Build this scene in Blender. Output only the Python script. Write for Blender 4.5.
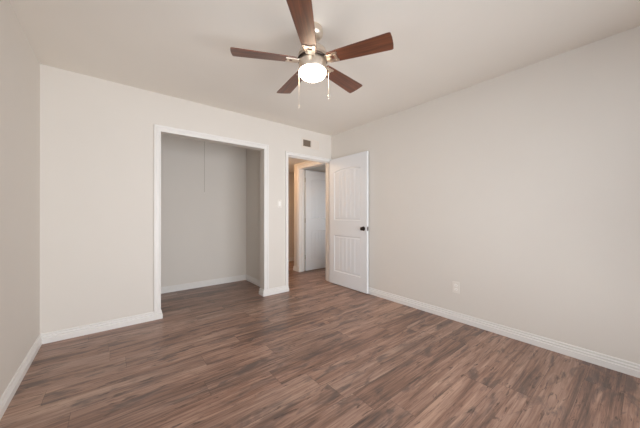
import bpy, bmesh, math, random
from mathutils import Vector, Matrix
random.seed(4)
PI = math.pi
SC = bpy.context.scene
COL = SC.collection
for o in list(bpy.data.objects):
    bpy.data.objects.remove(o)

# ------------------------------------------------------------------ camera, world, lights, exposure
LEFT, RIGHT, BACK, FAR, H = -0.50, 2.857, -0.50, 3.286, 2.44
cd = bpy.data.cameras.new('camera'); cam = bpy.data.objects.new('camera', cd); COL.objects.link(cam)
cd.sensor_width = 36; cd.lens = 259.8 / 640 * 36; cd.clip_start = 0.02
cam.location = (0, 0, 1.131)
cam.rotation_euler = (PI / 2 + math.radians(0.05), 0, -math.radians(38.52))
SC.camera = cam

wd = bpy.data.worlds.new('sky'); SC.world = wd; wd.use_nodes = True
bg = wd.node_tree.nodes['Background']
bg.inputs[0].default_value = (0.75, 0.86, 1.0, 1); bg.inputs[1].default_value = 1.2

def area(name, loc, rot, sx, sy, power, color):
    l = bpy.data.lights.new(name, 'AREA'); l.shape = 'RECTANGLE'; l.size = sx; l.size_y = sy
    l.energy = power; l.color = color
    o = bpy.data.objects.new(name, l); COL.objects.link(o); o.location = loc; o.rotation_euler = rot
    return o
# area lights as daylight through unseen windows
area('enlarged_window_daylight', (1.10, BACK - 0.20, 1.10), (PI / 2, 0, 0), 3.0, 2.15, 101, (0.95, 0.97, 1.0))
area('left_window_fill', (LEFT - 0.20, 0.85, 1.45), (PI / 2, 0, -PI / 2), 1.5, 1.4, 20, (0.95, 0.97, 1.0))
area('next_room_fill', (3.90, 2.78, 1.20), (PI / 2, 0, 0), 0.95, 0.95, 8, (0.95, 0.98, 1.0))  # added light brightening the hall door leaf
# added upward fill lights in place of ground bounce, to brighten the ceiling
area('ceiling_fill_back', (1.10, BACK - 0.75, 0.35), (math.radians(135), 0, 0), 3.0, 0.9, 26, (1.0, 0.95, 0.88))
area('ceiling_fill_left', (LEFT - 0.55, 0.85, 0.45), (math.radians(140), 0, -PI / 2), 1.5, 0.9, 16, (1.0, 0.95, 0.88))

SC.view_settings.view_transform = 'Standard'
SC.view_settings.look = 'None'
SC.view_settings.gamma = 1
SC.view_settings.use_curve_mapping = False
SC.view_settings.exposure = -0.05
SC.cycles.max_bounces = 16
SC.cycles.diffuse_bounces = 10
SC.cycles.sample_clamp_indirect = 6

# ------------------------------------------------------------------ materials
def s2l(c):
    return tuple(((v / 255) / 12.92 if v / 255 <= 0.04045 else ((v / 255 + 0.055) / 1.055) ** 2.4) for v in c) + (1,)

def nodes(name):
    m = bpy.data.materials.new(name); m.use_nodes = True
    nt = m.node_tree; b = nt.nodes['Principled BSDF']
    return m, nt, b

def N(nt, t, **kw):
    n = nt.nodes.new(t)
    for k, v in kw.items():
        setattr(n, k, v)
    return n

def paint(name, rgb, rough=0.6, var=0.02, bump=0.0, bscale=180, metal=0.0, spec=0.5):
    m, nt, b = nodes(name)
    tc = N(nt, 'ShaderNodeTexCoord'); no = N(nt, 'ShaderNodeTexNoise'); no.inputs['Scale'].default_value = 3.0
    nt.links.new(tc.outputs['Object'], no.inputs['Vector'])
    mx = N(nt, 'ShaderNodeMix', data_type='RGBA')
    c = s2l(rgb)
    mx.inputs[6].default_value = tuple(v * (1 - var) for v in c[:3]) + (1,)
    mx.inputs[7].default_value = tuple(min(1, v * (1 + var)) for v in c[:3]) + (1,)
    nt.links.new(no.outputs['Fac'], mx.inputs[0]); nt.links.new(mx.outputs[2], b.inputs['Base Color'])
    b.inputs['Roughness'].default_value = rough; b.inputs['Metallic'].default_value = metal
    b.inputs['Specular IOR Level'].default_value = spec
    if bump:
        n2 = N(nt, 'ShaderNodeTexNoise'); n2.inputs['Scale'].default_value = bscale
        bp = N(nt, 'ShaderNodeBump'); bp.inputs['Strength'].default_value = bump; bp.inputs['Distance'].default_value = 0.002
        nt.links.new(tc.outputs['Object'], n2.inputs['Vector'])
        nt.links.new(n2.outputs['Fac'], bp.inputs['Height']); nt.links.new(bp.outputs['Normal'], b.inputs['Normal'])
    return m

M = {}
M['wall'] = paint('greige_wall_paint', (220, 215, 208), 0.75, 0.015, 0.12, 160, spec=0.3)
M['ceiling'] = paint('flat_ceiling_paint', (232, 227, 219), 0.85, 0.015, 0.15, 120, spec=0.2)
M['trim'] = paint('white_semi_gloss_trim', (229, 227, 224), 0.38, 0.01)
M['door'] = paint('white_door_paint', (229, 231, 233), 0.40, 0.01)
M['vent'] = paint('off_white_vent', (224, 215, 205), 0.5, 0.01)
M['plastic'] = paint('white_plastic', (230, 225, 218), 0.35, 0.01)
M['plastic2'] = paint('white_rocker_plastic', (246, 243, 238), 0.3, 0.01)
M['dark'] = paint('dark_void', (40, 36, 32), 0.8, 0.05)
M['duct_shade'] = paint('shaded_duct_metal', (120, 106, 92), 0.6, 0.05)
M['nickel'] = paint('brushed_nickel', (230, 219, 205), 0.33, 0.03, 0.05, 300, 1.0)
M['bronze'] = paint('dark_bronze', (70, 60, 54), 0.3, 0.05, 0, 100, 1.0)
M['hinge'] = paint('satin_hinge_steel', (205, 203, 198), 0.4, 0.03, 0, 100, 0.6)
M['cord'] = paint('grey_cotton_cord', (168, 161, 150), 0.8, 0.03)
M['ground'] = paint('outside_ground', (120, 128, 100), 0.9, 0.2)

def mat_glass():
    m, nt, b = nodes('window_glass')
    out = nt.nodes['Material Output']; nt.nodes.remove(b)
    t = N(nt, 'ShaderNodeBsdfTransparent'); g = N(nt, 'ShaderNodeBsdfGlossy'); g.inputs['Roughness'].default_value = 0.02
    f = N(nt, 'ShaderNodeFresnel'); mx = N(nt, 'ShaderNodeMixShader')
    nt.links.new(f.outputs[0], mx.inputs[0]); nt.links.new(t.outputs[0], mx.inputs[1]); nt.links.new(g.outputs[0], mx.inputs[2])
    nt.links.new(mx.outputs[0], out.inputs[0]); return m
M['glass'] = mat_glass()

def mat_emit(name, rgb, strength):
    m, nt, b = nodes(name)
    b.inputs['Base Color'].default_value = (0.9, 0.88, 0.84, 1); b.inputs['Roughness'].default_value = 0.3
    b.inputs['Emission Color'].default_value = rgb + (1,); b.inputs['Emission Strength'].default_value = strength
    return m
M['bowl'] = mat_emit('lit_frosted_glass', (1.0, 0.78, 0.56), 28.0)
M['hall_bowl'] = mat_emit('lit_hall_glass', (1.0, 0.52, 0.22), 34.0)
M['hall_bowl2'] = mat_emit('lit_small_hall_glass', (1.0, 0.76, 0.54), 52.0)

def mth(nt, op, a, b=None, c=None):
    n = N(nt, 'ShaderNodeMath', operation=op)
    for i, v in enumerate((a, b, c)):
        if v is None: continue
        if isinstance(v, (int, float)): n.inputs[i].default_value = v
        else: nt.links.new(v, n.inputs[i])
    return n.outputs[0]

def mat_floor():
    m, nt, b = nodes('laminate_planks')
    L = nt.links.new
    tc = N(nt, 'ShaderNodeTexCoord'); sp = N(nt, 'ShaderNodeSeparateXYZ'); L(tc.outputs['Object'], sp.inputs[0])
    x, y = sp.outputs[0], sp.outputs[1]
    PW, PL = 0.178, 1.22
    v = mth(nt, 'DIVIDE', mth(nt, 'SUBTRACT', y, 1.868), PW)
    row = mth(nt, 'FLOOR', v); fv = mth(nt, 'FRACT', v)
    wr = N(nt, 'ShaderNodeTexWhiteNoise', noise_dimensions='1D'); L(row, wr.inputs['W'])
    u = mth(nt, 'ADD', mth(nt, 'DIVIDE', x, PL), mth(nt, 'MULTIPLY', wr.outputs['Value'], 3.7))
    col = mth(nt, 'FLOOR', u); fu = mth(nt, 'FRACT', u)
    cb = N(nt, 'ShaderNodeCombineXYZ'); L(row, cb.inputs[0]); L(col, cb.inputs[1])
    wp = N(nt, 'ShaderNodeTexWhiteNoise', noise_dimensions='2D'); L(cb.outputs[0], wp.inputs['Vector'])
    rnd = wp.outputs['Value']
    ws = N(nt, 'ShaderNodeSeparateColor'); L(wp.outputs['Color'], ws.inputs[0])
    # printed grain: long soft bands, fine streaks, dark smudges; shifted plank by plank
    def gn(sx, sy, scale, detail, rough, dist, off):
        c = N(nt, 'ShaderNodeCombineXYZ')
        L(mth(nt, 'MULTIPLY', x, sx), c.inputs[0]); L(mth(nt, 'MULTIPLY', y, sy), c.inputs[1])
        L(mth(nt, 'MULTIPLY', rnd, off), c.inputs[2])
        n = N(nt, 'ShaderNodeTexNoise'); n.inputs['Scale'].default_value = scale; n.inputs['Detail'].default_value = detail
        n.inputs['Roughness'].default_value = rough; n.inputs['Distortion'].default_value = dist
        L(c.outputs[0], n.inputs['Vector']); return n.outputs['Fac']
    bands = gn(1.3, 15, 1.0, 3, 0.55, 0.5, 60)
    streak = gn(3.6, 85, 1.0, 5, 0.65, 0.6, 90)
    smudge = gn(3.4, 11, 1.0, 4, 0.6, 0.8, 40)
    dash = gn(7.0, 42, 1.0, 3, 0.6, 0.8, 70)
    rp = N(nt, 'ShaderNodeValToRGB'); e = rp.color_ramp.elements
    e[0].position = 0.10; e[0].color = s2l((82, 68, 64)); e[1].position = 0.95; e[1].color = s2l((182, 153, 135))
    for p_, c_ in ((0.30, (110, 87, 77)), (0.50, (138, 108, 93)), (0.70, (156, 127, 113))):
        q = e.new(p_); q.color = s2l(c_)
    f = mth(nt, 'ADD', mth(nt, 'MULTIPLY', bands, 0.58), mth(nt, 'MULTIPLY', streak, 0.62))
    f = mth(nt, 'ADD', f, mth(nt, 'MULTIPLY', mth(nt, 'SUBTRACT', rnd, 0.5), 0.13))
    f = mth(nt, 'ADD', mth(nt, 'MULTIPLY', mth(nt, 'SUBTRACT', f, 0.60), 2.3), 0.57)
    L(f, rp.inputs[0])
    # grey dark smudges
    sm = N(nt, 'ShaderNodeMapRange'); sm.inputs[1].default_value = 0.53; sm.inputs[2].default_value = 0.66; L(smudge, sm.inputs[0])
    sm.inputs[4].default_value = 0.75
    mx = N(nt, 'ShaderNodeMix', data_type='RGBA'); L(sm.outputs[0], mx.inputs[0]); L(rp.outputs[0], mx.inputs[6])
    mx.inputs[7].default_value = s2l((88, 77, 74))
    dm = N(nt, 'ShaderNodeMapRange'); dm.inputs[1].default_value = 0.60; dm.inputs[2].default_value = 0.68; L(dash, dm.inputs[0]); dm.inputs[4].default_value = 0.7
    md = N(nt, 'ShaderNodeMix', data_type='RGBA'); L(dm.outputs[0], md.inputs[0]); L(mx.outputs[2], md.inputs[6]); md.inputs[7].default_value = s2l((58, 45, 42))
    # per plank tint red <-> grey
    mt = N(nt, 'ShaderNodeMix', data_type='RGBA'); mt.blend_type = 'MULTIPLY'; mt.inputs[0].default_value = 1.0
    tr = N(nt, 'ShaderNodeMix', data_type='RGBA'); L(ws.outputs[1], tr.inputs[0])
    tr.inputs[6].default_value = (1.0, 0.94, 0.90, 1); tr.inputs[7].default_value = (0.96, 0.97, 0.97, 1)
    L(md.outputs[2], mt.inputs[6]); L(tr.outputs[2], mt.inputs[7])
    # joints
    gv = mth(nt, 'MINIMUM', fv, mth(nt, 'SUBTRACT', 1.0, fv)); gu = mth(nt, 'MINIMUM', fu, mth(nt, 'SUBTRACT', 1.0, fu))
    jv = mth(nt, 'LESS_THAN', mth(nt, 'MULTIPLY', gv, PW), 0.0012); ju = mth(nt, 'LESS_THAN', mth(nt, 'MULTIPLY', gu, PL), 0.0012)
    j = mth(nt, 'MAXIMUM', jv, ju)
    mj = N(nt, 'ShaderNodeMix', data_type='RGBA'); L(mth(nt, 'MULTIPLY', j, 0.55), mj.inputs[0]); L(mt.outputs[2], mj.inputs[6])
    mj.inputs[7].default_value = s2l((50, 38, 33))
    L(mj.outputs[2], b.inputs['Base Color'])
    rr = N(nt, 'ShaderNodeMapRange'); L(streak, rr.inputs[0]); rr.inputs[3].default_value = 0.28; rr.inputs[4].default_value = 0.44
    L(rr.outputs[0], b.inputs['Roughness'])
    bp = N(nt, 'ShaderNodeBump'); bp.inputs['Strength'].default_value = 0.25; bp.inputs['Distance'].default_value = 0.001
    L(mth(nt, 'SUBTRACT', streak, mth(nt, 'MULTIPLY', j, 1.0)), bp.inputs['Height']); L(bp.outputs['Normal'], b.inputs['Normal'])
    return m
M['floor'] = mat_floor()

def mat_blade():
    m, nt, b = nodes('walnut_blade')
    L = nt.links.new
    tc = N(nt, 'ShaderNodeTexCoord'); mp = N(nt, 'ShaderNodeMapping'); mp.inputs['Scale'].default_value = (3, 55, 10)
    n = N(nt, 'ShaderNodeTexNoise'); n.inputs['Scale'].default_value = 1.0; n.inputs['Detail'].default_value = 5; n.inputs['Distortion'].default_value = 0.5
    L(tc.outputs['Object'], mp.inputs[0]); L(mp.outputs[0], n.inputs['Vector'])
    rp = N(nt, 'ShaderNodeValToRGB'); e = rp.color_ramp.elements
    e[0].position = 0.3; e[0].color = s2l((62, 30, 16)); e[1].position = 0.72; e[1].color = s2l((120, 68, 42))
    L(n.outputs['Fac'], rp.inputs[0]); L(rp.outputs[0], b.inputs['Base Color'])
    b.inputs['Roughness'].default_value = 0.42
    b.inputs['Coat Weight'].default_value = 0.6; b.inputs['Coat Roughness'].default_value = 0.42
    return m
M['blade'] = mat_blade()

# ------------------------------------------------------------------ mesh helpers
def tag(o, label=None, cat=None, group=None, kind=None):
    for k, v in (('label', label), ('category', cat), ('group', group), ('kind', kind)):
        if v: o[k] = v
    return o

def empty(name, loc=(0, 0, 0), rz=0.0, label=None, cat=None, group=None, kind=None):
    o = bpy.data.objects.new(name, None); COL.objects.link(o); o.location = loc; o.rotation_euler = (0, 0, rz)
    o.empty_display_size = 0.1
    return tag(o, label, cat, group, kind)

def obj(name, bm, mat, parent=None, smooth=False, bevel=0.0, seg=2, loc=None, rot=None):
    bmesh.ops.recalc_face_normals(bm, faces=bm.faces)
    me = bpy.data.meshes.new(name); bm.to_mesh(me); bm.free()
    me.materials.append(mat)
    o = bpy.data.objects.new(name, me); COL.objects.link(o)
    if parent: o.parent = parent
    if loc: o.location = loc
    if rot: o.rotation_euler = rot
    if smooth:
        for p in me.polygons: p.use_smooth = True
        md = None
        try:
            me.set_sharp_from_angle(angle=math.radians(38))
        except Exception:
            pass
    if bevel:
        md = o.modifiers.new('bevel', 'BEVEL'); md.width = bevel; md.segments = seg; md.limit_method = 'ANGLE'
    return o

def box(bm, x0, x1, y0, y1, z0, z1):
    vs = [bm.verts.new((x, y, z)) for x in (x0, x1) for y in (y0, y1) for z in (z0, z1)]
    for f in ((0, 1, 3, 2), (4, 6, 7, 5), (0, 4, 5, 1), (2, 3, 7, 6), (0, 2, 6, 4), (1, 5, 7, 3)):
        bm.faces.new([vs[i] for i in f])

def prism(bm, pts, fn):
    """pts: 2D outline; fn(p, k) -> 3D point for k = 0, 1"""
    a = [bm.verts.new(fn(p, 0)) for p in pts]; b = [bm.verts.new(fn(p, 1)) for p in pts]
    bm.faces.new(a); bm.faces.new(list(reversed(b)))
    n = len(pts)
    for i in range(n):
        bm.faces.new((a[i], a[(i + 1) % n], b[(i + 1) % n], b[i]))

def lathe(bm, prof, seg=40, c=(0, 0)):
    rings = []
    for r, z in prof:
        if r < 1e-6: rings.append([bm.verts.new((c[0], c[1], z))])
        else: rings.append([bm.verts.new((c[0] + r * math.cos(2 * PI * i / seg), c[1] + r * math.sin(2 * PI * i / seg), z)) for i in range(seg)])
    for a, b in zip(rings, rings[1:]):
        for i in range(seg):
            j = (i + 1) % seg
            if len(a) == 1 and len(b) == 1: continue
            if len(a) == 1: bm.faces.new((a[0], b[j], b[i]))
            elif len(b) == 1: bm.faces.new((a[i], a[j], b[0]))
            else: bm.faces.new((a[i], a[j], b[j], b[i]))

def sweep(bm, path, n, prof, closed_prof=True):
    """sweep prof [(s, d)] along a polyline; s is the offset to the left of travel seen against n, d the offset along n; mitred corners"""
    n = Vector(n); P = [Vector(p) for p in path]; rings = []
    for i, p in enumerate(P):
        dirs = []
        if i > 0: dirs.append((P[i] - P[i - 1]).normalized())
        if i < len(P) - 1: dirs.append((P[i + 1] - P[i]).normalized())
        lat = [n.cross(d).normalized() for d in dirs]
        m = sum(lat, Vector()).normalized(); k = 1 / max(0.2, m.dot(lat[0]))
        rings.append([bm.verts.new(p + m * (s * k) + n * d) for s, d in prof])
    q = len(prof)
    for a, b in zip(rings, rings[1:]):
        for i in range(q):
            bm.faces.new((a[i], a[(i + 1) % q], b[(i + 1) % q], b[i]))
    bm.faces.new(rings[0]); bm.faces.new(list(reversed(rings[-1])))

def tube(bm, pts, r, seg=8):
    P = [Vector(p) for p in pts]; rings = []
    for i, p in enumerate(P):
        d = (P[min(i + 1, len(P) - 1)] - P[max(i - 1, 0)]).normalized()
        a = d.orthogonal().normalized() if abs(d.z) < 0.99 else Vector((1, 0, 0)); a = (a - d * a.dot(d)).normalized(); b = d.cross(a)
        rings.append([bm.verts.new(p + a * (r * math.cos(2 * PI * k / seg)) + b * (r * math.sin(2 * PI * k / seg))) for k in range(seg)])
    for a, b in zip(rings, rings[1:]):
        for k in range(seg):
            bm.faces.new((a[k], a[(k + 1) % seg], b[(k + 1) % seg], b[k]))
    bm.faces.new(list(reversed(rings[0]))); bm.faces.new(rings[-1])

def boxes(name, lst, mat, parent=None, bevel=0.0):
    bm = bmesh.new()
    for b in lst: box(bm, *b)
    return obj(name, bm, mat, parent, bevel=bevel)

def struct(o):
    o['kind'] = 'structure'; return o

# ------------------------------------------------------------------ room shell
T = 0.114
CX0, CX1, CTOP = 0.405, 1.628, 2.030        # closet opening
DX0, DX1, DTOP = 2.008, 2.8565, 2.010        # bedroom doorway
CLB = 4.316                                  # closet back wall face
HX0 = 1.918                                  # hall left face
HY0, HY1, HTOP = 3.425, 4.240, 2.026        # hall doorway in the right wall
HEND = 5.34; HH = 2.135                      # hall end wall, dropped hall ceiling

struct(boxes('floor', [(LEFT - 0.12, 4.7, BACK - 0.12, HEND + 0.12, -0.10, 0.0)], M['floor']))
struct(boxes('ceiling', [(LEFT - 0.12, 4.7, BACK - 0.12, HEND + 0.12, H, H + 0.10)], M['ceiling']))
# left wall with the opening for the added window beside the camera
WLY0, WLY1, WZ0, WZ1 = 0.15, 1.60, 0.75, 2.15
struct(boxes('wall_left', [(LEFT - 0.12, LEFT, BACK - 0.12, WLY0, 0, H), (LEFT - 0.12, LEFT, WLY1, CLB, 0, H),
                           (LEFT - 0.12, LEFT, WLY0, WLY1, 0, WZ0), (LEFT - 0.12, LEFT, WLY0, WLY1, WZ1, H)], M['wall']))
WBX0, WBX1, WZB0, WZB1 = -0.30, 2.60, 0.0, 2.15  # back opening widened and lowered to let more light in
struct(boxes('wall_back', [(LEFT, WBX0, BACK - 0.12, BACK, 0, H), (WBX1, RIGHT, BACK - 0.12, BACK, 0, H),
                           (WBX0, WBX1, BACK - 0.12, BACK, WZB1, H)], M['wall']))
struct(boxes('wall_far', [(LEFT, CX0, FAR, FAR + T, 0, H), (CX0, CX1, FAR, FAR + T, CTOP, H), (CX1, DX0, FAR, FAR + T, 0, H),
                          (DX0, DX1, FAR, FAR + T, DTOP, H), (DX1, RIGHT, FAR, FAR + T, 0, H)], M['wall']))
struct(boxes('wall_right', [(RIGHT, RIGHT + T, BACK - 0.12, HY0, 0, H), (RIGHT, RIGHT + T, HY0, HY1, HTOP, H),
                            (RIGHT, RIGHT + T, HY1, 4.43, 0, H)], M['wall']))
struct(boxes('wall_closet_back', [(LEFT - 0.12, 1.804, CLB, CLB + T, 0, H)], M['wall']))
struct(boxes('wall_closet_right', [(1.804, HX0, FAR + T, HEND, 0, H)], M['wall']))
struct(boxes('wall_hall_end', [(1.804, 4.7, HEND, HEND + 0.12, 0, H)], M['wall']))
struct(boxes('wall_hall_corner', [(RIGHT + T, 4.58, 4.43 - T, 4.43, 0, H)], M['wall']))
struct(boxes('wall_hall_right', [(4.58, 4.7, 2.9, HEND, 0, H)], M['wall']))
struct(boxes('wall_next_room', [(RIGHT + T, 3.40, 2.9, 3.02, 0, H), (4.40, 4.58, 2.9, 3.02, 0, H), (3.40, 4.40, 2.9, 3.02, 0, 0.7), (3.40, 4.40, 2.9, 3.02, 1.7, H)], M['wall']))
struct(boxes('ceiling_hall', [(HX0, RIGHT, FAR + T, 4.43, HH, HH + 0.02), (HX0, 4.58, 4.43, HEND, HH, HH + 0.02)], M['ceiling']))

# ------------------------------------------------------------------ trim
BASE = [(0.0, 0.0), (-0.016, 0.0), (-0.016, 0.044), (-0.009, 0.050), (-0.009, 0.054), (-0.013, 0.057), (-0.013, 0.064), (-0.007, 0.071), (-0.007, 0.075), (-0.009, 0.078), (-0.009, 0.084), (-0.005, 0.090), (0.0, 0.090)]
def base(name, path):
    bm = bmesh.new(); sweep(bm, [(a, b, 0) for a, b in path], (0, 0, 1), BASE)
    return struct(obj(name, bm, M['trim']))
# travel direction keeps the room on the right-hand side
base('baseboard_left', [(LEFT, BACK), (LEFT, FAR), (CX0, FAR), (CX0, FAR + T), (LEFT, FAR + T), (LEFT, CLB), (1.804, CLB), (1.804, FAR + T), (CX1, FAR + T), (CX1, FAR), (DX0, FAR), (DX0, FAR + 0.001)])
base('baseboard_right', [(RIGHT, FAR - 0.001), (RIGHT, BACK), (WBX1, BACK)])
base('baseboard_hall', [(4.58, HEND - 0.02), (4.58, 4.43), (RIGHT, 4.43), (RIGHT, HY1), (RIGHT + 0.035, HY1)])
base('baseboard_hall_end', [(HX0, FAR + T), (HX0, HEND), (4.56, HEND)])

CAS = [(0.0, 0.0), (0.0, 0.010), (0.010, 0.013), (0.022, 0.010), (0.040, 0.010), (0.048, 0.015), (0.060, 0.017), (0.0655, 0.014), (0.0655, 0.0)]
def casing(name, path, n, w):
    bm = bmesh.new(); k = w / 0.0655
    sweep(bm, path, n, [(s * k, d) for s, d in CAS])
    return struct(obj(name, bm, M['trim']))
BZ = 0.088
casing('trim_1', [(CX0, FAR, BZ), (CX0, FAR, CTOP), (CX1, FAR, CTOP), (CX1, FAR, BZ)], (0, -1, 0), 0.0655)
casing('trim_2', [(DX0 + 0.006, FAR, BZ), (DX0 + 0.006, FAR, DTOP - 0.006), (RIGHT, FAR, DTOP - 0.006)], (0, -1, 0), 0.046)
casing('trim_3', [(RIGHT, HY1, BZ), (RIGHT, HY1, HTOP), (RIGHT, FAR + T, HTOP)], (-1, 0, 0), 0.056)
J = 0.016
# door jambs with stop moulding
boxes('trim_4', [(DX0, DX0 + 0.010, FAR, FAR + T, 0, DTOP), (DX1 - 0.010, DX1, FAR, FAR + T, 0, DTOP), (DX0 + 0.010, DX1 - 0.010, FAR, FAR + T, DTOP - 0.010, DTOP),
                 (DX0 + 0.010, DX0 + 0.020, FAR + 0.042, FAR + 0.074, 0, DTOP - 0.010), (DX1 - 0.020, DX1 - 0.010, FAR + 0.042, FAR + 0.074, 0, DTOP - 0.010),
                 (DX0 + 0.020, DX1 - 0.020, FAR + 0.042, FAR + 0.074, DTOP - 0.020, DTOP - 0.010)], M['trim'])['kind'] = 'structure'
boxes('trim_5', [(RIGHT, RIGHT + T, HY0, HY0 + 0.010, 0, HTOP), (RIGHT, RIGHT + T, HY1 - 0.010, HY1, 0, HTOP), (RIGHT, RIGHT + T, HY0 + 0.010, HY1 - 0.010, HTOP - 0.010, HTOP),
                 (RIGHT + 0.040, RIGHT + 0.072, HY1 - 0.020, HY1 - 0.010, 0, HTOP - 0.010), (RIGHT + 0.040, RIGHT + 0.072, HY0 + 0.010, HY0 + 0.020, 0, HTOP - 0.010)], M['trim'])['kind'] = 'structure'

# ------------------------------------------------------------------ unseen windows enlarged or added for light (behind and beside the camera)
def window(name, w, h, loc, rz, sill=True):
    """local x along the wall, +y into the room, origin at the opening's lower left on the room face"""
    t = empty(name, loc, rz, kind='structure'); fy0, fy1 = -0.115, -0.075
    boxes('window_frame', [(0, w, fy0, fy1, 0, 0.045), (0, w, fy0, fy1, h - 0.045, h), (0, 0.045, fy0, fy1, 0.045, h - 0.045), (w - 0.045, w, fy0, fy1, 0.045, h - 0.045),
                           (w / 2 - 0.02, w / 2 + 0.02, fy0, fy1, 0.045, h - 0.045)], M['trim'], t, bevel=0.003)
    boxes('window_pane', [(0.045, w - 0.045, -0.097, -0.093, 0.045, h - 0.045)], M['glass'], t)
    if sill: boxes('window_sill', [(-0.04, w + 0.04, -0.07, 0.035, -0.02, 0.002)], M['trim'], t, bevel=0.004)
    return t
window('enlarged_window_1', WBX1 - WBX0, WZB1, (WBX0, BACK, 0), 0, False)   # back window enlarged to patio glass for more light
window('added_window_2', WLY1 - WLY0, WZ1 - WZ0, (LEFT, WLY1, WZ0), -PI / 2)  # added window, evens out the room light from the left

window('added_window_3', 1.0, 1.0, (3.40, 3.02, 0.7), 0)  # added window lighting the hall door leaf, kept low to leave shade above
# ------------------------------------------------------------------ doors
DT = 0.035
def arch_z(u, u0, u1, ztop, rise):
    c = (u0 + u1) / 2; hw = (u1 - u0) / 2
    return ztop - rise + rise * math.sqrt(max(0, 1 - 0.72 * ((u - c) / hw) ** 2)) if rise else ztop
def panel_outline(u0, u1, z0, z1, rise, ins=0.0):
    a, b = u0 + ins, u1 - ins; n = 16
    pts = [(a, z0 + ins), (b, z0 + ins)]
    for i in range(n + 1):
        u = b + (a - b) * i / n
        uu = u0 + (u - a) / (b - a) * (u1 - u0)
        pts.append((u, arch_z(uu, u0, u1, z1, rise) - ins))
    return pts
def make_door(name, w, h, rz, loc, knob_mat, knob=True, hinges=3):
    """origin at the hinge pin, on the floor; leaf runs along local +x, its thickness along local +y from 0 to DT; top-level structure"""
    t = empty(name, loc, rz, kind='structure')
    x0, x1 = 0.004, 0.004 + w; zb = 0.010; zt = h
    s = 0.118
    a, b = x0 + s, x1 - s
    lo = (0.215, 0.795); up = (1.035, 1.845); rise = 0.075
    def fn(p, k): return (p[0], DT * k, p[1])
    bm = bmesh.new()
    box(bm, x0, a, 0, DT, zb, zt); box(bm, b, x1, 0, DT, zb, zt); box(bm, a, b, 0, DT, zb, lo[0]); box(bm, a, b, 0, DT, lo[1], up[0])
    arc = [(a + (b - a) * i / 16, arch_z(a + (b - a) * i / 16, a, b, up[1], rise)) for i in range(17)]
    prism(bm, [(b, zt), (a, zt)] + arc, fn)
    obj('door_frame', bm, M['door'], t)
    for (z0, z1, rs) in ((lo[0], lo[1], 0), (up[0], up[1], rise)):
        bm = bmesh.new()
        for side in (0, 1):
            def yy(d): return d if side == 0 else DT - d
            # sloped moulding ring, groove and raised lip
            steps = [(0.0, 0.0), (0.010, 0.009), (0.022, 0.009), (0.032, 0.005)]
            rings = []
            for ins, d in steps:
                rings.append([bm.verts.new((p[0], yy(d), p[1])) for p in panel_outline(a, b, z0, z1, rs, ins)])
            for r0, r1 in zip(rings, rings[1:]):
                for i in range(len(r0)):
                    j = (i + 1) % len(r0); bm.faces.new((r0[i], r0[j], r1[j], r1[i]))
            # plank field with V grooves
            fa, fb = a + 0.032, b - 0.032; npl = 6; g = 0.006
            us = [(fa, 0.005)]
            for k in range(1, npl):
                c = fa + (fb - fa) * k / npl
                us += [(c - g, 0.005), (c, 0.011), (c + g, 0.005)]
            us.append((fb, 0.005))
            prev = None
            for k, (u, d) in enumerate(us):
                uu = a + (u - fa) / (fb - fa) * (b - a)
                vt = arch_z(uu, a, b, z1, rs) - 0.032
                cur = (bm.verts.new((u, yy(d), z0 + 0.032)), bm.verts.new((u, yy(d), vt)))
                if prev: bm.faces.new((prev[0], cur[0], cur[1], prev[1]))
                prev = cur
        obj('door_panel', bm, M['door'], t)
    if knob:
        kz = 0.925; kx = x1 - 0.062
        for side in (-1, 1):
            bm = bmesh.new()
            pr = [(0, 0), (0.031, 0), (0.032, 0.004), (0.027, 0.008), (0.012, 0.010), (0.011, 0.022), (0.020, 0.028), (0.026, 0.037), (0.025, 0.047), (0.017, 0.053), (0, 0.055)]
            if side > 0: pr = [(r, z * 0.26) for r, z in pr]
            lathe(bm, pr, 28)
            obj('door_knob', bm, knob_mat, t, smooth=True, loc=(kx, 0 if side < 0 else DT, kz), rot=(PI / 2 * (1 if side < 0 else -1), 0, 0))
        boxes('latch_plate', [(x1, x1 + 0.002, 0.006, DT - 0.006, kz - 0.028, kz + 0.028)], knob_mat, t)
    for k in range(hinges):
        z = (0.28, h / 2 + 0.0, h - 0.20)[k]
        bm = bmesh.new()
        lathe(bm, [(0, z - 0.045), (0.006, z - 0.045), (0.006, z + 0.045), (0.003, z + 0.049), (0, z + 0.05)], 12, (-0.001, DT + 0.004))
        box(bm, 0.001, 0.004, 0.004, DT, z - 0.044, z + 0.044)
        obj('hinge', bm, M['hinge'], t, smooth=True)
    return t
# bedroom door, swung about ninety degrees against the right wall; leaf thickness lies towards the right wall
def place(loc_pin, ang): return loc_pin, ang
# direction of the leaf from hinge: down -Y with a slight lean to +X ; local +y must point to +X
dirx, diry = -0.002, -1.0
make_door('door_1', 0.812, 2.026, math.atan2(diry, dirx), (2.801, FAR - 0.014, 0), M['bronze'])
# hall door, swung open into the dark room; leaf runs +X, face seen faces -Y
make_door('door_2', 0.785, 2.010, 0.0, (RIGHT + T + 0.010, HY1 - DT - 0.006, 0), M['bronze'], True)

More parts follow.
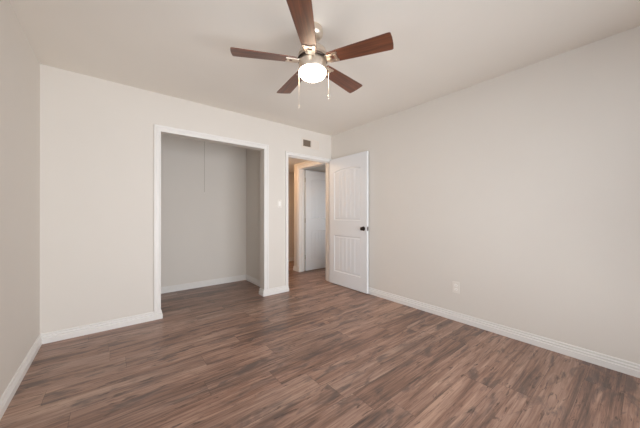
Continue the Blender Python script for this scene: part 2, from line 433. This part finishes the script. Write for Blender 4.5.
# ------------------------------------------------------------------ ceiling fan
FX, FY = 1.094, 1.457
fan = empty('ceiling_fan', (FX, FY, H), 0, 'five-blade dark wood and brushed nickel ceiling fan with lit glass bowl', 'ceiling fan')
def L2(prof): return prof
bm = bmesh.new(); lathe(bm, [(0, 0), (0.060, 0), (0.069, -0.012), (0.073, -0.035), (0.070, -0.058), (0.054, -0.078), (0.024, -0.088), (0, -0.088)], 48); obj('canopy', bm, M['nickel'], fan, True)
bm = bmesh.new(); lathe(bm, [(0, -0.079), (0.013, -0.079), (0.013, -0.135), (0, -0.135)], 24); obj('downrod', bm, M['nickel'], fan, True)
bm = bmesh.new(); lathe(bm, [(0, -0.125), (0.022, -0.127), (0.030, -0.138), (0.060, -0.150), (0.092, -0.165), (0.099, -0.180), (0.103, -0.196), (0.103, -0.204), (0.098, -0.208), (0.098, -0.214), (0, -0.214)], 56); obj('motor_housing', bm, M['nickel'], fan, True)
bm = bmesh.new(); lathe(bm, [(0.070, -0.214), (0.092, -0.228), (0.097, -0.236), (0.097, -0.3000), (0.094, -0.3080), (0.0, -0.3080)], 56); lathe(bm, [(0, -0.214), (0.070, -0.214)], 56); obj('light_collar', bm, M['nickel'], fan, True)
bm = bmesh.new(); lathe(bm, [(0, -0.3080), (0.093, -0.3085), (0.096, -0.3140), (0.094, -0.3240), (0.084, -0.3400), (0.063, -0.3540), (0.034, -0.3620), (0, -0.3650)], 56); obj('light_bowl', bm, M['bowl'], fan, True)['label'] = 'glowing frosted glass bowl'
bm = bmesh.new(); lathe(bm, [(0.096, -0.226), (0.106, -0.226), (0.108, -0.230), (0.106, -0.234), (0.096, -0.234), (0.096, -0.226)], 56); obj('motor_ring', bm, M['bronze'], fan, True)['label'] = 'dark thin ring'
BZL = -0.240
for k in range(5):
    ang = math.radians(153.53 - 72 * k)
    rot = Matrix.Rotation(ang, 4, 'Z') @ Matrix.Rotation(math.radians(-11), 4, 'X')
    # blade outline in local coords (x outward, y across)
    bm = bmesh.new()
    r0, r1 = 0.118, 0.544
    pts = []
    def wd_(x): return 0.044 + (0.0675 - 0.044) * ((x - r0) / (r1 - r0)) ** 0.8
    xs = [r0 + (r1 - 0.02 - r0) * i / 14 for i in range(15)]
    low = [(x, -wd_(x)) for x in xs]; upn = [(x, wd_(x)) for x in reversed(xs)]
    tip = [(r1 - 0.006, -0.0655), (r1 - 0.001, -0.060), (r1 + 0.003, -0.03), (r1 + 0.004, 0.0), (r1 + 0.003, 0.03), (r1 - 0.001, 0.060), (r1 - 0.006, 0.0655)]
    pts = low + tip + upn + [(r0 - 0.004, 0.03), (r0 - 0.004, -0.03)]
    prism(bm, pts, lambda p, q: (p[0], p[1], 0.003 - 0.006 * q))
    bl = obj('blade', bm, M['blade'], fan, bevel=0.0012)
    bl.matrix_basis = Matrix.Translation((0, 0, BZL)) @ rot
    # Y-shaped blade iron with an open triangle, under the blade
    bm = bmesh.new()
    t0, t1 = -0.0035, -0.0095
    def bar(p, q, w0, w1):
        p = Vector(p); q = Vector(q); d = (q - p).normalized(); nn = Vector((-d.y, d.x))
        o = [p + nn * w0, q + nn * w1, q - nn * w1, p - nn * w0]
        prism(bm, [(v.x, v.y) for v in o], lambda v, s: (v[0], v[1], t0 if s == 0 else t1))
    bar((0.100, 0.020), (0.188, 0.033), 0.011, 0.008); bar((0.100, -0.020), (0.188, -0.033), 0.011, 0.008)
    bar((0.172, -0.036), (0.172, 0.036), 0.009, 0.009)
    bar((0.098, 0.0), (0.142, 0.0), 0.028, 0.022)
    # neck dropping back to the motor
    nb = [(0.070, 0.020), (0.106, 0.024), (0.106, -0.024), (0.070, -0.020)]
    prism(bm, nb, lambda v, s: (v[0], v[1], (0.012 if v[0] < 0.09 else 0.002) - 0.010 * s))
    for sx, sy in ((0.170, 0.022), (0.170, -0.022), (0.128, 0.0)):
        b2 = [(0, t1 - 0.003), (0.003, t1 - 0.0025), (0.0045, t1), (0, t1)]
        lathe(bm, b2, 10, (sx, sy))
    ar = obj('blade_arm', bm, M['nickel'], fan, bevel=0.001)
    ar.matrix_basis = Matrix.Translation((0, 0, BZL)) @ rot
for (px, py, ln) in ((1.0235 - FX, 1.5105 - FY, 0.275), (1.1725 - FX, 1.3915 - FY, 0.210)):
    bm = bmesh.new(); z0 = -0.262; k = 1.0
    tube(bm, [(px * k * 0.97, py * k * 0.97, z0), (px * k * 1.05, py * k * 1.05, z0 - 0.004), (px * k * 1.09, py * k * 1.09, z0 - 0.016), (px * k * 1.09, py * k * 1.09, z0 - ln)], 0.0012, 8)
    nb = int((ln - 0.02) / 0.006)
    for i in range(nb):
        bmesh.ops.create_icosphere(bm, subdivisions=1, radius=0.0018, matrix=Matrix.Translation((px * k * 1.09, py * k * 1.09, z0 - 0.02 - i * 0.006)))
    ch = obj('pull_chain', bm, M['nickel'], fan, True)
    bm = bmesh.new(); zz = z0 - ln
    lathe(bm, [(0, zz), (0.003, zz - 0.001), (0.006, zz - 0.012), (0.0055, zz - 0.026), (0.003, zz - 0.032), (0, zz - 0.033)], 14, (px * k * 1.09, py * k * 1.09))
    obj('pull_knob', bm, M['nickel'], ch, True)

# ------------------------------------------------------------------ small lamp just inside the hall
h2 = empty('ceiling_lamp', (2.13, 3.74, HH), 0, 'small flush ceiling lamp in the hall right behind the doorway wall', 'ceiling lamp')
bm = bmesh.new(); lathe(bm, [(0, 0), (0.10, 0), (0.10, -0.014), (0, -0.014)], 40); obj('lamp_base', bm, M['nickel'], h2, True)
bm = bmesh.new(); lathe(bm, [(0, -0.014), (0.09, -0.014), (0.085, -0.035), (0.055, -0.055), (0.0, -0.062)], 40); obj('lamp_shade', bm, M['hall_bowl2'], h2, True)
# ------------------------------------------------------------------ hall ceiling lamp (gives the warm light in the hall)
hl = empty('ceiling_lamp', (2.30, 4.75, HH), 0, 'round warm orange glowing ceiling lamp at the far end of the hall', 'ceiling lamp')
bm = bmesh.new(); lathe(bm, [(0, 0), (0.13, 0), (0.13, -0.018), (0.12, -0.022), (0, -0.022)], 40); obj('lamp_base', bm, M['nickel'], hl, True)
bm = bmesh.new(); lathe(bm, [(0, -0.022), (0.115, -0.022), (0.108, -0.05), (0.075, -0.078), (0.03, -0.09), (0, -0.092)], 40); obj('lamp_shade', bm, M['hall_bowl'], hl, True)

# ------------------------------------------------------------------ air vent above the doorway
vx, vz = 2.428, 2.232
VW, VH = 0.335, 0.145
vent = empty('air_vent', (vx, FAR, vz), 0, 'rectangular white air supply register with louvres, high on wall above the doorway', 'air vent')
bm = bmesh.new()
hw, hh = VW / 2, VH / 2; iw, ih = hw - 0.022, hh - 0.022
for (a, b, c, d) in ((-hw, hw, ih, hh), (-hw, hw, -hh, -ih), (-hw, -iw, -ih, ih), (iw, hw, -ih, ih), (-0.004, 0.004, -ih, ih)):
    box(bm, a, b, -0.007, 0, c, d)
obj('vent_frame', bm, M['vent'], vent, bevel=0.002)
boxes('vent_backing', [(-iw, 0, -0.0015, -0.0005, -ih, ih)], M['duct_shade'], vent)
boxes('vent_backing', [(0, iw, -0.0015, -0.0005, -ih, ih)], M['duct_shade'], vent)
for i in range(5):
    z = -ih + (i + 0.5) * 2 * ih / 5
    bm = bmesh.new()
    prism(bm, [(-0.0065, z + 0.003), (-0.0055, z + 0.004), (-0.002, z - 0.001), (-0.003, z - 0.002)], lambda p, k: (-iw + (iw - 0.004) * k, p[0], p[1]))
    obj('vent_slat', bm, M['duct_shade'], vent)  # left vanes in a darker copy, painting the shade of their angle
for i in range(7):
    x = 0.008 + (i + 0.5) * (iw - 0.008) / 7
    bm = bmesh.new()
    prism(bm, [(x + 0.008, -0.0065), (x + 0.0075, -0.0075), (x - 0.009, -0.003), (x - 0.0085, -0.002)], lambda p, k: (p[0], p[1], -ih + 2 * ih * k))
    obj('vent_slat', bm, M['vent'], vent)

# ------------------------------------------------------------------ light switch and outlet
sw = empty('light_switch', (1.869, FAR, 1.282), 0, 'white toggle light switch on the wall between closet and doorway', 'light switch')
bm = bmesh.new(); box(bm, -0.036, 0.036, -0.006, 0, -0.058, 0.058); obj('switch_plate', bm, M['plastic'], sw, bevel=0.003)
bm = bmesh.new(); prism(bm, [(-0.006, -0.016), (-0.006, 0.016), (-0.008, 0.016), (-0.011, 0.0), (-0.010, -0.016)], lambda p, k: (-0.017 + 0.034 * k, p[0], p[1] * 2.0)); obj('switch_rocker', bm, M['plastic2'], sw, bevel=0.001)
for s in (-1, 1):
    bm = bmesh.new(); lathe(bm, [(0, 0.002), (0.0025, 0.0015), (0.0035, 0), (0, 0)], 12)
    obj('screw', bm, M['hinge'], sw, loc=(0, -0.006, s * 0.048), rot=(PI / 2, 0, 0))
ou = empty('wall_outlet', (RIGHT, 1.262, 0.353), -PI / 2, 'white duplex power outlet low on the right wall above the baseboard', 'outlet')
bm = bmesh.new(); box(bm, -0.037, 0.037, -0.006, 0, -0.060, 0.060); obj('outlet_plate', bm, M['plastic'], ou, bevel=0.003)
for s in (-1, 1):
    bm = bmesh.new()
    pts = [(0.017 * math.cos(t), 0.0145 * math.sin(t)) for t in [2 * PI * i / 24 for i in range(24)]]
    prism(bm, pts, lambda p, k: (p[0], -0.006 - 0.0025 * k, p[1] + s * 0.0215))
    soc = obj('socket', bm, M['plastic2'], ou)
    boxes('socket_slot', [(-0.0075, -0.0055, -0.0089, -0.0084, s * 0.0215 - 0.002, s * 0.0215 + 0.007), (0.0055, 0.0075, -0.0089, -0.0084, s * 0.0215 - 0.001, s * 0.0215 + 0.006),
                          (-0.002, 0.002, -0.0089, -0.0084, s * 0.0215 - 0.010, s * 0.0215 - 0.006)], M['dark'], soc)
bm = bmesh.new(); lathe(bm, [(0, 0.002), (0.0025, 0.0015), (0.0035, 0), (0, 0)], 12); obj('screw', bm, M['hinge'], ou, loc=(0, -0.006, 0), rot=(PI / 2, 0, 0))

# ------------------------------------------------------------------ closet pull cord hanging from the closet's ceiling socket
pc = empty('pull_cord', (0.999, 3.85, H), 0, 'thin grey pull cord hanging inside the open closet', 'pull cord')
bm = bmesh.new(); lathe(bm, [(0, 0), (0.055, 0), (0.055, -0.012), (0.035, -0.030), (0.024, -0.055), (0, -0.055)], 28, (0.03, 0)); obj('lamp_holder', bm, M['plastic'], pc, True)
bm = bmesh.new(); tube(bm, [(0.008, 0, -0.054), (0.0, 0, -0.07), (0.0, 0, -1.000)], 0.0022, 8); cord = obj('cord', bm, M['cord'], pc, True)
bm = bmesh.new(); lathe(bm, [(0, -0.997), (0.003, -1.024), (0.005, -1.010), (0.0045, -1.021), (0, -1.024)], 12); obj('cord_end', bm, M['plastic'], pc, True)
